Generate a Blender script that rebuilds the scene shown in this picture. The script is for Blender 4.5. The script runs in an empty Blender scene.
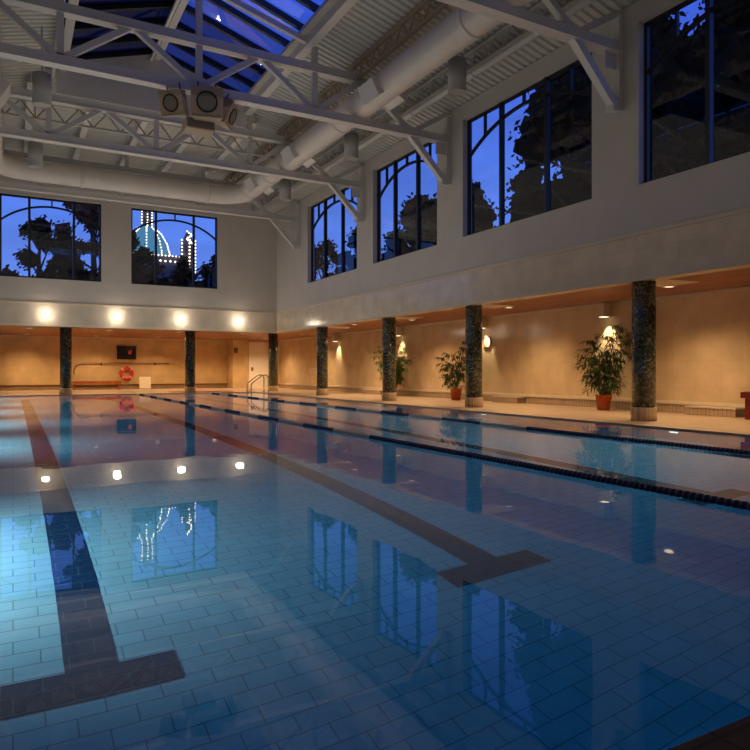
import bpy, bmesh, math, random
from mathutils import Vector, Matrix
random.seed(7)
PI = math.pi
COL = bpy.context.scene.collection

# ------------------------------------------------------------------ materials
MATS = {}
def new_mat(name):
    m = bpy.data.materials.new(name); m.use_nodes = True
    nt = m.node_tree; nt.nodes.clear()
    out = nt.nodes.new('ShaderNodeOutputMaterial')
    MATS[name] = m
    return m, nt, out

def simple(name, col, rough=0.5, metal=0.0, noise=0.0, nscale=8.0, spec=0.5, bump=0.0, coat=0.0):
    m, nt, out = new_mat(name)
    b = nt.nodes.new('ShaderNodeBsdfPrincipled')
    b.inputs['Base Color'].default_value = (*col, 1); b.inputs['Roughness'].default_value = rough
    b.inputs['Metallic'].default_value = metal; b.inputs['Specular IOR Level'].default_value = spec
    b.inputs['Coat Weight'].default_value = coat
    nt.links.new(b.outputs[0], out.inputs[0])
    if noise or bump:
        tc = nt.nodes.new('ShaderNodeTexCoord')
        n = nt.nodes.new('ShaderNodeTexNoise'); n.inputs['Scale'].default_value = nscale; n.inputs['Detail'].default_value = 5
        nt.links.new(tc.outputs['Object'], n.inputs['Vector'])
        if noise:
            r = nt.nodes.new('ShaderNodeValToRGB')
            r.color_ramp.elements[0].position = .3; r.color_ramp.elements[1].position = .7
            r.color_ramp.elements[0].color = tuple(c*(1-noise) for c in col)+(1,)
            r.color_ramp.elements[1].color = tuple(min(1, c*(1+noise)) for c in col)+(1,)
            nt.links.new(n.outputs['Fac'], r.inputs[0]); nt.links.new(r.outputs[0], b.inputs['Base Color'])
        if bump:
            bp = nt.nodes.new('ShaderNodeBump'); bp.inputs['Strength'].default_value = bump; bp.inputs['Distance'].default_value = .01
            nt.links.new(n.outputs['Fac'], bp.inputs['Height']); nt.links.new(bp.outputs[0], b.inputs['Normal'])
    return m

def emit(name, col, strength):
    m, nt, out = new_mat(name)
    e = nt.nodes.new('ShaderNodeEmission'); e.inputs[0].default_value = (*col, 1); e.inputs[1].default_value = strength
    nt.links.new(e.outputs[0], out.inputs[0]); return m

def tiled(name, c1, c2, grout, bw, rh, axes='xy', mortar=0.006, offset=.5, rough=.3, noise=.15, nscale=3.0, coat=0.0, spec=.5):
    """brick-patterned surface; axes picks which object axes carry the pattern"""
    m, nt, out = new_mat(name)
    tc = nt.nodes.new('ShaderNodeTexCoord'); sp = nt.nodes.new('ShaderNodeSeparateXYZ'); cb = nt.nodes.new('ShaderNodeCombineXYZ')
    nt.links.new(tc.outputs['Object'], sp.inputs[0])
    for i, a in enumerate(axes): nt.links.new(sp.outputs['xyz'.index(a)], cb.inputs[i])
    br = nt.nodes.new('ShaderNodeTexBrick'); br.offset = offset; br.inputs['Scale'].default_value = 1.0
    br.inputs['Brick Width'].default_value = bw; br.inputs['Row Height'].default_value = rh
    br.inputs['Mortar Size'].default_value = mortar; br.inputs['Mortar Smooth'].default_value = .1
    br.inputs['Color1'].default_value = (*c1, 1); br.inputs['Color2'].default_value = (*c2, 1); br.inputs['Mortar'].default_value = (*grout, 1)
    nt.links.new(cb.outputs[0], br.inputs['Vector'])
    n = nt.nodes.new('ShaderNodeTexNoise'); n.inputs['Scale'].default_value = nscale; n.inputs['Detail'].default_value = 6
    nt.links.new(tc.outputs['Object'], n.inputs['Vector'])
    mr = nt.nodes.new('ShaderNodeMapRange'); mr.inputs[1].default_value = .3; mr.inputs[2].default_value = .7
    mr.inputs[3].default_value = 1-noise; mr.inputs[4].default_value = 1+noise*.5
    nt.links.new(n.outputs['Fac'], mr.inputs[0])
    vm = nt.nodes.new('ShaderNodeVectorMath'); vm.operation = 'SCALE'
    nt.links.new(br.outputs['Color'], vm.inputs[0]); nt.links.new(mr.outputs[0], vm.inputs['Scale'])
    b = nt.nodes.new('ShaderNodeBsdfPrincipled'); b.inputs['Roughness'].default_value = rough
    b.inputs['Coat Weight'].default_value = coat; b.inputs['Coat Roughness'].default_value = .06
    b.inputs['Specular IOR Level'].default_value = spec
    nt.links.new(vm.outputs[0], b.inputs['Base Color']); nt.links.new(b.outputs[0], out.inputs[0])
    return m

def wood(name, c1, c2, plank=.12, rough=.35):
    m, nt, out = new_mat(name)
    tc = nt.nodes.new('ShaderNodeTexCoord')
    mp = nt.nodes.new('ShaderNodeMapping'); mp.inputs['Scale'].default_value = (6, .5, 6)
    n = nt.nodes.new('ShaderNodeTexNoise'); n.inputs['Scale'].default_value = 2.2; n.inputs['Detail'].default_value = 6
    nt.links.new(tc.outputs['Object'], mp.inputs[0]); nt.links.new(mp.outputs[0], n.inputs['Vector'])
    r = nt.nodes.new('ShaderNodeValToRGB'); r.color_ramp.elements[0].position = .3; r.color_ramp.elements[1].position = .72
    r.color_ramp.elements[0].color = (*c1, 1); r.color_ramp.elements[1].color = (*c2, 1)
    nt.links.new(n.outputs['Fac'], r.inputs[0])
    sp = nt.nodes.new('ShaderNodeSeparateXYZ'); nt.links.new(tc.outputs['Object'], sp.inputs[0])
    cb = nt.nodes.new('ShaderNodeCombineXYZ'); nt.links.new(sp.outputs[1], cb.inputs[0]); nt.links.new(sp.outputs[0], cb.inputs[1])
    br = nt.nodes.new('ShaderNodeTexBrick'); br.inputs['Scale'].default_value = 1; br.inputs['Brick Width'].default_value = 2.4
    br.inputs['Row Height'].default_value = plank; br.inputs['Mortar Size'].default_value = .004
    br.inputs['Color1'].default_value = (1, 1, 1, 1); br.inputs['Color2'].default_value = (.75, .72, .7, 1); br.inputs['Mortar'].default_value = (.25, .2, .2, 1)
    nt.links.new(cb.outputs[0], br.inputs['Vector'])
    mx = nt.nodes.new('ShaderNodeMix'); mx.data_type = 'RGBA'; mx.blend_type = 'MULTIPLY'; mx.inputs[0].default_value = 1
    nt.links.new(r.outputs[0], mx.inputs[6]); nt.links.new(br.outputs['Color'], mx.inputs[7])
    b = nt.nodes.new('ShaderNodeBsdfPrincipled'); b.inputs['Roughness'].default_value = rough
    nt.links.new(mx.outputs[2], b.inputs['Base Color']); nt.links.new(b.outputs[0], out.inputs[0])
    return m

def granite(name):
    m, nt, out = new_mat(name)
    tc = nt.nodes.new('ShaderNodeTexCoord')
    v = nt.nodes.new('ShaderNodeTexNoise'); v.inputs['Scale'].default_value = 13; v.inputs['Detail'].default_value = 8; v.inputs['Roughness'].default_value = .75
    v.inputs['Distortion'].default_value = 1.2
    nt.links.new(tc.outputs['Object'], v.inputs['Vector'])
    r = nt.nodes.new('ShaderNodeValToRGB'); cr = r.color_ramp
    cr.elements[0].position = .40; cr.elements[0].color = (.008, .011, .009, 1)
    cr.elements[1].position = .70; cr.elements[1].color = (.46, .48, .38, 1)
    e = cr.elements.new(.49); e.color = (.04, .055, .043, 1)
    e = cr.elements.new(.56); e.color = (.15, .18, .145, 1)
    nt.links.new(v.outputs['Fac'], r.inputs[0])
    b = nt.nodes.new('ShaderNodeBsdfPrincipled'); b.inputs['Roughness'].default_value = .15
    nt.links.new(r.outputs[0], b.inputs['Base Color']); nt.links.new(b.outputs[0], out.inputs[0])
    return m

def glass(name, tint, refl=1.0, ior=1.45):
    m, nt, out = new_mat(name)
    t = nt.nodes.new('ShaderNodeBsdfTransparent'); t.inputs[0].default_value = (*tint, 1)
    g = nt.nodes.new('ShaderNodeBsdfGlossy'); g.inputs['Roughness'].default_value = .01
    lw = nt.nodes.new('ShaderNodeLayerWeight'); lw.inputs[0].default_value = .5
    pw = nt.nodes.new('ShaderNodeMath'); pw.operation = 'POWER'; pw.inputs[1].default_value = 4.0
    f = nt.nodes.new('ShaderNodeMath'); f.operation = 'MULTIPLY_ADD'; f.inputs[1].default_value = .9; f.inputs[2].default_value = .07
    nt.links.new(lw.outputs['Facing'], pw.inputs[0]); nt.links.new(pw.outputs[0], f.inputs[0])
    mm = nt.nodes.new('ShaderNodeMath'); mm.operation = 'MULTIPLY'; mm.inputs[1].default_value = refl; mm.use_clamp = True
    mx = nt.nodes.new('ShaderNodeMixShader')
    nt.links.new(f.outputs[0], mm.inputs[0]); nt.links.new(mm.outputs[0], mx.inputs[0])
    nt.links.new(t.outputs[0], mx.inputs[1]); nt.links.new(g.outputs[0], mx.inputs[2]); nt.links.new(mx.outputs[0], out.inputs[0])
    return m

def water():
    m, nt, out = new_mat('pool water')
    rf = nt.nodes.new('ShaderNodeBsdfRefraction'); rf.inputs['IOR'].default_value = 1.33; rf.inputs['Roughness'].default_value = 0
    rf.inputs['Color'].default_value = (.97, .99, 1, 1)
    gl = nt.nodes.new('ShaderNodeBsdfGlossy'); gl.inputs['Roughness'].default_value = 0; gl.inputs['Color'].default_value = (1, 1, 1, 1)
    fr = nt.nodes.new('ShaderNodeFresnel'); fr.inputs['IOR'].default_value = 1.33
    mx = nt.nodes.new('ShaderNodeMixShader')
    tc = nt.nodes.new('ShaderNodeTexCoord')
    n = nt.nodes.new('ShaderNodeTexNoise'); n.inputs['Scale'].default_value = 1.1; n.inputs['Detail'].default_value = 2
    nt.links.new(tc.outputs['Object'], n.inputs['Vector'])
    bp = nt.nodes.new('ShaderNodeBump'); bp.inputs['Strength'].default_value = .12; bp.inputs['Distance'].default_value = .02
    nt.links.new(n.outputs['Fac'], bp.inputs['Height'])
    for q in (rf, gl, fr): nt.links.new(bp.outputs[0], q.inputs['Normal'])
    nt.links.new(fr.outputs[0], mx.inputs[0]); nt.links.new(rf.outputs[0], mx.inputs[1]); nt.links.new(gl.outputs[0], mx.inputs[2])
    nt.links.new(mx.outputs[0], out.inputs[0])
    va = nt.nodes.new('ShaderNodeVolumeAbsorption'); va.inputs['Color'].default_value = (.10, .74, .97, 1); va.inputs['Density'].default_value = .27
    nt.links.new(va.outputs[0], out.inputs['Volume'])
    return m

def leafmat(name, c1, c2, rough=.45):
    m, nt, out = new_mat(name)
    tc = nt.nodes.new('ShaderNodeTexCoord')
    n = nt.nodes.new('ShaderNodeTexNoise'); n.inputs['Scale'].default_value = 3; nt.links.new(tc.outputs['Object'], n.inputs['Vector'])
    r = nt.nodes.new('ShaderNodeValToRGB'); r.color_ramp.elements[0].position = .35; r.color_ramp.elements[1].position = .65
    r.color_ramp.elements[0].color = (*c1, 1); r.color_ramp.elements[1].color = (*c2, 1)
    nt.links.new(n.outputs['Fac'], r.inputs[0])
    b = nt.nodes.new('ShaderNodeBsdfPrincipled'); b.inputs['Roughness'].default_value = rough; b.inputs['Specular IOR Level'].default_value = .5 if rough < .6 else .05
    nt.links.new(r.outputs[0], b.inputs['Base Color']); nt.links.new(b.outputs[0], out.inputs[0])
    return m

M_PLASTER = simple('painted plaster', (.56, .53, .50), .8, noise=.04, nscale=1.5)
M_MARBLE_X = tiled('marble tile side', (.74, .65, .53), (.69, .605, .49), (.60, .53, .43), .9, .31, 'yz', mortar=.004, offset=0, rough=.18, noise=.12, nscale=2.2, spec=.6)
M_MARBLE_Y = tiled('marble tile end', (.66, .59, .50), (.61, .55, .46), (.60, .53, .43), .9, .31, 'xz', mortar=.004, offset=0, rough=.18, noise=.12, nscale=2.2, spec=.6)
M_LOW_X = tiled('cream wall tile side', (.70, .56, .37), (.66, .52, .34), (.57, .45, .30), .62, .62, 'yz', mortar=.003, offset=0, rough=.14, noise=.16, nscale=1.8, spec=.5)
M_LOW_Y = tiled('cream wall tile end', (.70, .53, .30), (.66, .50, .28), (.57, .42, .25), .62, .62, 'xz', mortar=.003, offset=0, rough=.16, noise=.16, nscale=1.8, spec=.5)
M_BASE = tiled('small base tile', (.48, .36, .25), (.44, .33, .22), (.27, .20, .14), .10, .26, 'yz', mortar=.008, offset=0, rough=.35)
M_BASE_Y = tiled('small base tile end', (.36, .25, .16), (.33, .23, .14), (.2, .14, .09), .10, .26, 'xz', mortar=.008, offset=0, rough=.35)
M_COPE = tiled('brown coping tile with painted shade', (.10, .06, .05), (.085, .05, .045), (.03, .02, .02), .24, .14, 'xy', mortar=.006, offset=0, rough=.5)  # brown tile, with the near deck's shade put into its colour
M_COLBASE = tiled('column base tile', (.58, .47, .34), (.54, .43, .31), (.34, .27, .19), .06, .30, 'xz', mortar=.006, offset=0, rough=.35)
M_DECK = tiled('deck tile', (.54, .42, .31), (.50, .39, .285), (.36, .27, .19), .24, .24, 'xy', mortar=.006, offset=0, rough=.38, noise=.12, nscale=1.2)
M_TRIM = simple('cream trim', (.66, .58, .47), .45)
M_WHITE = simple('white painted steel', (.62, .61, .60), .45, noise=.03)
M_JOIST = simple('grey painted steel', (.46, .44, .41), .5)
M_BROWNJ = simple('primer brown steel', (.36, .29, .22), .6)
M_DECKM = simple('white metal roof deck', (.55, .54, .51), .5)
M_DUCT = simple('duct white', (.66, .62, .58), .42, noise=.05, nscale=2)
M_WOOD = wood('cedar soffit', (.24, .082, .021), (.45, .17, .047), plank=.16)
M_BENCH = wood('bench wood', (.38, .10, .03), (.52, .17, .05), plank=.1)
M_GRANITE = granite('dark granite')
M_FRAME = simple('black window frame', (.012, .014, .02), .35)
M_REVEAL = simple('reveal paint', (.5, .48, .46), .7)
M_GLASS = glass('window glass', (.93, .95, 1.0), 1.0)
M_SKYGLASS = glass('skylight glass', (.80, .84, .95), 1.0)
M_SKYGLASS2 = glass('dim-painted skylight glass', (.42, .44, .55), 1.0)  # far panes dimmed by colour, in place of darkening by reflection
M_SKYGLASS3 = glass('darker dim-painted skylight glass', (.15, .15, .22), 1.0)  # deepest step of the dimming painted into the far panes
M_DARKGLASS = glass('dark skylight glass', (.02, .02, .03), 1.0)  # near-black transparency colour on all left-slope panes
M_WATER = water()
M_POOL = tiled('pool floor tile', (.63, .72, .74), (.58, .68, .71), (.25, .33, .37), .29, .143, 'xy', mortar=.004, offset=.5, rough=.4, noise=.08)
M_POOLW = tiled('pool wall tile', (.58, .68, .70), (.54, .64, .67), (.3, .38, .42), .29, .143, 'yz', mortar=.004, offset=.5, rough=.4, noise=.08)
M_POOLWY = tiled('pool end wall tile', (.58, .68, .70), (.54, .64, .67), (.3, .38, .42), .29, .143, 'xz', mortar=.004, offset=.5, rough=.4, noise=.08)
M_LINE = tiled('lane marking tile', (.02, .05, .12), (.016, .042, .10), (.12, .15, .17), .29, .143, 'xy', mortar=.004, offset=.5, rough=.4, noise=.1)
M_STEEL = simple('stainless steel', (.6, .58, .55), .18, metal=1)
M_BLACK = simple('black plastic', (.01, .01, .012), .35)
M_GREYBOX = simple('taupe speaker cabinet', (.36, .27, .19), .6)
M_GRILLE = simple('dark speaker grille', (.17, .15, .13), .8, noise=.2, nscale=60)
M_TERRA = simple('terracotta', (.50, .10, .025), .45, noise=.12, nscale=6)
M_SOIL = simple('soil', (.03, .02, .012), .9)
M_LEAF = leafmat('bamboo leaf', (.018, .045, .010), (.05, .10, .02))
M_LEAF2 = leafmat('yellow green leaf', (.06, .11, .012), (.14, .20, .03))
M_CANE = simple('bamboo cane', (.10, .11, .03), .5)
M_RED = simple('red plastic', (.62, .035, .02), .4)
M_DKRED = simple('dark red paint', (.16, .012, .012), .35)
M_REDMAT = simple('red rubber', (.30, .04, .02), .7)
M_BLUEF = simple('blue lane float', (.008, .014, .10), .35)
M_WHITEF = simple('white lane float', (.88, .80, .66), .4)
M_DOOR = simple('white door paint', (.93, .90, .84), .45)
M_SIGN = simple('white board', (.72, .66, .55), .5)
M_BROWN = simple('brown varnish', (.16, .07, .025), .4)
M_TREE = leafmat('night foliage', (.004, .007, .006), (.009, .012, .009), .9)
M_TREER = leafmat('reddish night foliage', (.03, .014, .012), (.26, .08, .04), .9)
M_BARK = simple('bark', (.02, .016, .012), .9)
M_GROUND = simple('dark lawn', (.006, .01, .006), .95)
M_STONE = simple('stone', (.10, .10, .12), .8)
M_COPPER = simple('green copper dome', (.10, .28, .33), .6)
E_GLOBE = emit('globe glow', (1, .86, .66), 20)
E_DOWN = emit('downlight glow', (1, .72, .48), 2.2)
E_SCONCE = emit('sconce glow', (1, .80, .5), 3)
E_BULB = emit('outline bulb glow', (1, .84, .58), 5)
E_COPPER = emit('self-glowing copper', (.08, .28, .50), .8)  # dome emits its own glow in place of floodlighting
E_REDLED = emit('red led', (1, .05, .02), .7)
E_POOL = emit('underwater lamp glow', (.55, .95, 1), 5)
M_CAN = simple('pendant can grey', (.36, .35, .34), .5)

# ------------------------------------------------------------------ mesh helper
class MB:
    def __init__(s): s.bm = bmesh.new()
    def box(s, x0, x1, y0, y1, z0, z1):
        x0, x1 = min(x0, x1), max(x0, x1); y0, y1 = min(y0, y1), max(y0, y1); z0, z1 = min(z0, z1), max(z0, z1)
        v = [s.bm.verts.new(p) for p in ((x0,y0,z0),(x1,y0,z0),(x1,y1,z0),(x0,y1,z0),(x0,y0,z1),(x1,y0,z1),(x1,y1,z1),(x0,y1,z1))]
        for f in ((0,3,2,1),(4,5,6,7),(0,1,5,4),(1,2,6,5),(2,3,7,6),(3,0,4,7)): s.bm.faces.new([v[i] for i in f])
        return s
    def bar(s, a, b, w, h, up=(0,0,1)):
        """rectangular bar from a to b; w across, h along up"""
        a, b = Vector(a), Vector(b); d = (b-a).normalized(); up = Vector(up)
        side = d.cross(up)
        if side.length < 1e-4: side = d.cross(Vector((0,1,0)))
        side.normalize(); u = side.cross(d).normalized()
        v = []
        for p in (a, b):
            for sx, sy in ((-1,-1),(1,-1),(1,1),(-1,1)): v.append(s.bm.verts.new(p+side*(sx*w/2)+u*(sy*h/2)))
        for f in ((0,1,2,3),(7,6,5,4),(0,4,5,1),(1,5,6,2),(2,6,7,3),(3,7,4,0)): s.bm.faces.new([v[i] for i in f])
        return s
    def tube(s, pts, r, n=10, caps=True):
        pts = [Vector(p) for p in pts]; rings = []
        rr = r if isinstance(r, (list, tuple)) else [r]*len(pts)
        ref = None
        for i, p in enumerate(pts):
            t = (pts[min(i+1, len(pts)-1)]-pts[max(i-1, 0)]).normalized()
            if ref is None:
                ref = Vector((0,0,1)) if abs(t.z) < .9 else Vector((1,0,0))
            a = t.cross(ref).normalized(); b = t.cross(a).normalized(); ref = -b if (-b).dot(ref) > 0 else b
            rings.append([s.bm.verts.new(p+(a*math.cos(k*2*PI/n)+b*math.sin(k*2*PI/n))*rr[i]) for k in range(n)])
        for q in range(len(rings)-1):
            for k in range(n):
                f = s.bm.faces.new([rings[q][k], rings[q][(k+1)%n], rings[q+1][(k+1)%n], rings[q+1][k]]); f.smooth = True
        if caps:
            s.bm.faces.new(rings[0][::-1]); s.bm.faces.new(rings[-1])
        return s
    def lathe(s, prof, n=24, c=(0,0,0), axis='z', caps=True, smooth=True):
        """prof: (radius, height) list"""
        rings = []
        for r, h in prof:
            ring = []
            for k in range(n):
                a = 2*PI*k/n; x, y = r*math.cos(a), r*math.sin(a)
                p = {'z': (x, y, h), 'y': (x, h, y), 'x': (h, x, y)}[axis]
                ring.append(s.bm.verts.new((p[0]+c[0], p[1]+c[1], p[2]+c[2])))
            rings.append(ring)
        for q in range(len(rings)-1):
            for k in range(n):
                f = s.bm.faces.new([rings[q][k], rings[q][(k+1)%n], rings[q+1][(k+1)%n], rings[q+1][k]]); f.smooth = smooth
        if caps: s.bm.faces.new(rings[0]); s.bm.faces.new(rings[-1])
        return s
    def poly(s, pts):
        s.bm.faces.new([s.bm.verts.new(p) for p in pts]); return s
    def prism(s, pts, vec):
        vec = Vector(vec); a = [s.bm.verts.new(p) for p in pts]; b = [s.bm.verts.new(Vector(p)+vec) for p in pts]
        s.bm.faces.new(a[::-1]); s.bm.faces.new(b)
        for i in range(len(a)): s.bm.faces.new([a[i], a[(i+1)%len(a)], b[(i+1)%len(a)], b[i]])
        return s
    def torus(s, c, R, r, axis='y', n=28, m=10, a0=0, a1=2*PI):
        full = abs(a1-a0-2*PI) < 1e-6; rings = []
        cnt = n if full else n+1
        for i in range(cnt):
            a = a0+(a1-a0)*i/n; ring = []
            for k in range(m):
                b = 2*PI*k/m; q = R+r*math.cos(b); x, y, h = q*math.cos(a), q*math.sin(a), r*math.sin(b)
                p = {'y': (x, h, y), 'z': (x, y, h), 'x': (h, x, y)}[axis]
                ring.append(s.bm.verts.new((p[0]+c[0], p[1]+c[1], p[2]+c[2])))
            rings.append(ring)
        for i in range(n if full else n):
            A = rings[i]; B = rings[(i+1) % cnt]
            for k in range(m):
                f = s.bm.faces.new([A[k], A[(k+1)%m], B[(k+1)%m], B[k]]); f.smooth = True
        if not full: s.bm.faces.new(rings[0]); s.bm.faces.new(rings[-1][::-1])
        return s
    def xf(s, mat): s.bm.transform(mat); return s
    def build(s, name, mat, parent=None, bevel=0):
        bmesh.ops.recalc_face_normals(s.bm, faces=s.bm.faces)
        me = bpy.data.meshes.new(name); s.bm.to_mesh(me); s.bm.free()
        me.materials.append(mat)
        o = bpy.data.objects.new(name, me); COL.objects.link(o)
        if parent is not None: o.parent = parent
        if bevel:
            b = o.modifiers.new('bevel', 'BEVEL'); b.width = bevel; b.segments = 2; b.limit_method = 'ANGLE'
        return o

def tag(o, label, cat, group=None, kind=None):
    o['label'] = label; o['category'] = cat
    if group: o['group'] = group
    if kind: o['kind'] = kind
    return o
def thing(name, label, cat, loc=(0,0,0), group=None, rz=0):
    o = bpy.data.objects.new(name, None); o.location = loc; o.rotation_euler = (0,0,rz); o.empty_display_size = .2
    COL.objects.link(o); return tag(o, label, cat, group, 'thing')
def struct(o): o['kind'] = 'structure'; return o
def dup(root, loc, label, rz=None):
    r = root.copy(); COL.objects.link(r); r.location = loc; r['label'] = label
    if rz is not None: r.rotation_euler = (0,0,rz)
    for ch in list(root.children):
        c = ch.copy(); COL.objects.link(c); c.parent = r
        for g in ch.children:
            d = g.copy(); COL.objects.link(d); d.parent = c
    return r
def light(kind, name, loc, power, col, rot=(0,0,0), **kw):
    l = bpy.data.lights.new(name, kind); l.energy = power; l.color = col
    for k, v in kw.items(): setattr(l, k, v)
    o = bpy.data.objects.new(name, l); o.location = loc; o.rotation_euler = rot; COL.objects.link(o); return o

# ------------------------------------------------------------------ main dimensions (camera 1 m above the deck)
XR, XL, YB, YF = 10.9, -3.28, 29.5, -3.0       # faces of the upper walls
SOF, FTOP = 2.83, 3.75                          # soffit level, top of the marble band
SILL, HEAD = 4.70, 7.95
WXR, WXL, WYB = 14.0, -6.4, 38.6                # outer walls of the low aisles
PX0, PX1, PY0, PY1 = -2.53, 10.15, 1.15, 30.6   # pool basin
WZ, PD = -0.022, -1.76                           # water level, pool floor
XC = 3.81                                       # ridge
def roof_z(x): return 10.3-.27*abs(x-XC)

# ---- floor, pool
f = MB()
f.box(WXL, PX0, YF, WYB, -.25, 0).box(PX1, WXR, YF, WYB, -.25, 0).box(PX0, PX1, PY1, WYB, -.25, 0).box(PX0, PX1, YF, PY0, -.25, 0)
floor = struct(f.build('floor', M_DECK))
MB().box(PX0, PX1, PY0-.42, PY0, -.05, .006).build('shade_toned_coping', M_COPE, floor)  # darkened strip standing for the unlit deck edge
MB().box(PX0, PX0+.02, PY0, PY1, -.05, .004).box(PX1-.02, PX1+.10, PY0, PY1, -.05, .004).box(PX0, PX1, PY1-.02, PY1+.10, -.05, .004).build('coping', M_TRIM, floor)
pf = struct(MB().box(PX0-.1, PX1+.1, PY0-.1, PY1+.1, PD-.2, PD).build('floor_pool', M_POOL))
LANES = [(.40, 3.84), (3.34, 3.98), (6.62, 4.30), (9.3, 4.3)]
for lx, ty in LANES:
    m = MB(); hw = .14
    m.box(lx-hw, lx+hw, ty+.28, 28.4, PD, PD+.004); m.box(lx-.46, lx+.46, ty, ty+.29, PD, PD+.0045); m.box(lx-.46, lx+.46, 28.2, 28.5, PD, PD+.0045)
    m.build('lane_marking', M_LINE, pf)['label'] = 'dark tiled lane line ending in a cross bar'
struct(MB().box(PX0-.2, PX0, PY0-.2, PY1+.2, PD, -.05).build('wall_pool_left', M_POOLW))
struct(MB().box(PX1, PX1+.2, PY0-.2, PY1+.2, PD, -.05).build('wall_pool_right', M_POOLW))
struct(MB().box(PX0, PX1, PY1, PY1+.2, PD, -.05).build('wall_pool_back', M_POOLWY))
struct(MB().box(PX0, PX1, PY0-.2, PY0, PD, -.05).build('wall_pool_front', M_POOLWY))
wt = MB().box(PX0-.012, PX1+.012, PY0-.012, PY1+.012, PD-.012, WZ).build('pool_water', M_WATER)
tag(wt, 'still blue water filling the long swimming pool', 'water', None, 'stuff')

# ---- low aisle walls, bases, soffits
struct(MB().box(WXR, WXR+.2, YF, WYB, 0, 3.2).build('wall_right_lower', M_LOW_X))
struct(MB().box(WXL-.2, WXL, YF, WYB, 0, 3.2).build('wall_left_lower', M_LOW_X))
struct(MB().box(WXL, WXR, WYB, WYB+.2, 0, 3.2).build('wall_back_lower', M_LOW_Y))
wc = struct(MB().box(11.15, WXR, 37.4, WYB, 0, SOF).build('wall_back_corner', M_LOW_Y))
struct(MB().box(WXL-.2, WXR+.2, YF-.2, YF, -.2, 10.6).build('wall_front', M_PLASTER))
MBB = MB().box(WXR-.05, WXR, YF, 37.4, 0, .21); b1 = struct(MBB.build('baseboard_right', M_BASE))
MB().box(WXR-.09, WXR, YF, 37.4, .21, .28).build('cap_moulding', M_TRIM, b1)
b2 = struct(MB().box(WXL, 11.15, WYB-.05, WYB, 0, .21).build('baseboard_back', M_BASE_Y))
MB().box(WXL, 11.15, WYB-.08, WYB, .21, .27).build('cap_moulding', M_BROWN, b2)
struct(MB().box(WXR-.06, WXR, YF, 37.4, SOF-.07, SOF).build('trim_1', M_TRIM))
struct(MB().box(WXL, 11.15, WYB-.06, WYB, SOF-.06, SOF).build('trim_2', M_TRIM))
struct(MB().box(XR+.02, WXR+.2, YF, WYB+.2, SOF, SOF+.15).build('ceiling_right', M_WOOD))
struct(MB().box(WXL-.2, XL-.02, YF, WYB+.2, SOF, SOF+.15).build('ceiling_left', M_WOOD))
struct(MB().box(XL-.02, XR+.02, YB+.02, WYB+.2, SOF, SOF+.15).build('ceiling_back', M_WOOD))
struct(MB().box(WXL-.4, XL-.1, YF-.2, WYB+.4, 3.2, 3.35).box(XR+.1, WXR+.4, YF-.2, WYB+.4, 3.2, 3.35).box(XL-.1, XR+.1, YB+.1, WYB+.4, 3.2, 3.35).build('roof_aisle', M_STONE))

# ---- marble band between soffit and upper walls, with mouldings
T = .32
fr = struct(MB().box(XR, XR+T, YF, YB+T, SOF, FTOP).build('wall_right_band', M_MARBLE_X))
MB().box(XR-.045, XR, YF, YB-.045, FTOP-.06, FTOP+.01).build('top_moulding', M_TRIM, fr)
MB().box(XR-.02, XR+T, YF, YB-.02, SOF-.03, SOF+.05).build('bottom_moulding', M_TRIM, fr)
fb = struct(MB().box(XL-T, XR, YB, YB+T, SOF, FTOP).build('wall_back_band', M_MARBLE_Y))
MB().box(XL, XR, YB-.045, YB, FTOP-.06, FTOP+.01).build('top_moulding', M_TRIM, fb)
MB().box(XL, XR, YB-.02, YB+T, SOF-.03, SOF+.05).build('bottom_moulding', M_TRIM, fb)
fl = struct(MB().box(XL-T, XL, YF, YB, SOF, FTOP).build('wall_left_band', M_MARBLE_X))

# ---- upper walls with window openings
RWIN = [(4.5, 8.98), (10.19, 14.83), (16.09, 20.02), (21.23, 25.8)]
BWIN = [(-.46, 3.22), (4.40, 8.10)]
def upper_wall_x(name, x0, x1, wins):
    m = MB(); e = roof_z(XR)-.02
    m.box(x0, x1, YF, YB+T, FTOP, SILL); m.box(x0, x1, YF, YB+T, HEAD, e)
    ys = [YF]+[q for w_ in wins for q in w_]+[YB+T]
    for a, b in zip(ys[::2], ys[1::2]): m.box(x0, x1, a, b, SILL, HEAD)
    return struct(m.build(name, M_PLASTER))
upper_wall_x('wall_right_upper', XR, XR+T, RWIN)
struct(MB().box(XL-T, XL, YF, YB+T, FTOP, roof_z(XL)-.02).build('wall_left_upper', M_PLASTER))
m = MB(); m.box(XL, XR, YB, YB+T, FTOP, SILL); m.box(XL, XR, YB, YB+T, HEAD, 8.3)
xs = [XL]+[q for w_ in BWIN for q in w_]+[XR]
for a, b in zip(xs[::2], xs[1::2]): m.box(a, b, YB, YB+T, SILL, HEAD)
m.prism([(XL, YB, 8.3), (XR, YB, 8.3), (XR, YB, roof_z(XR)+.12), (XC, YB, 10.45), (XL, YB, roof_z(XL)+.12)], (0, T, 0))
struct(m.build('wall_back_upper', M_PLASTER))

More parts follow.
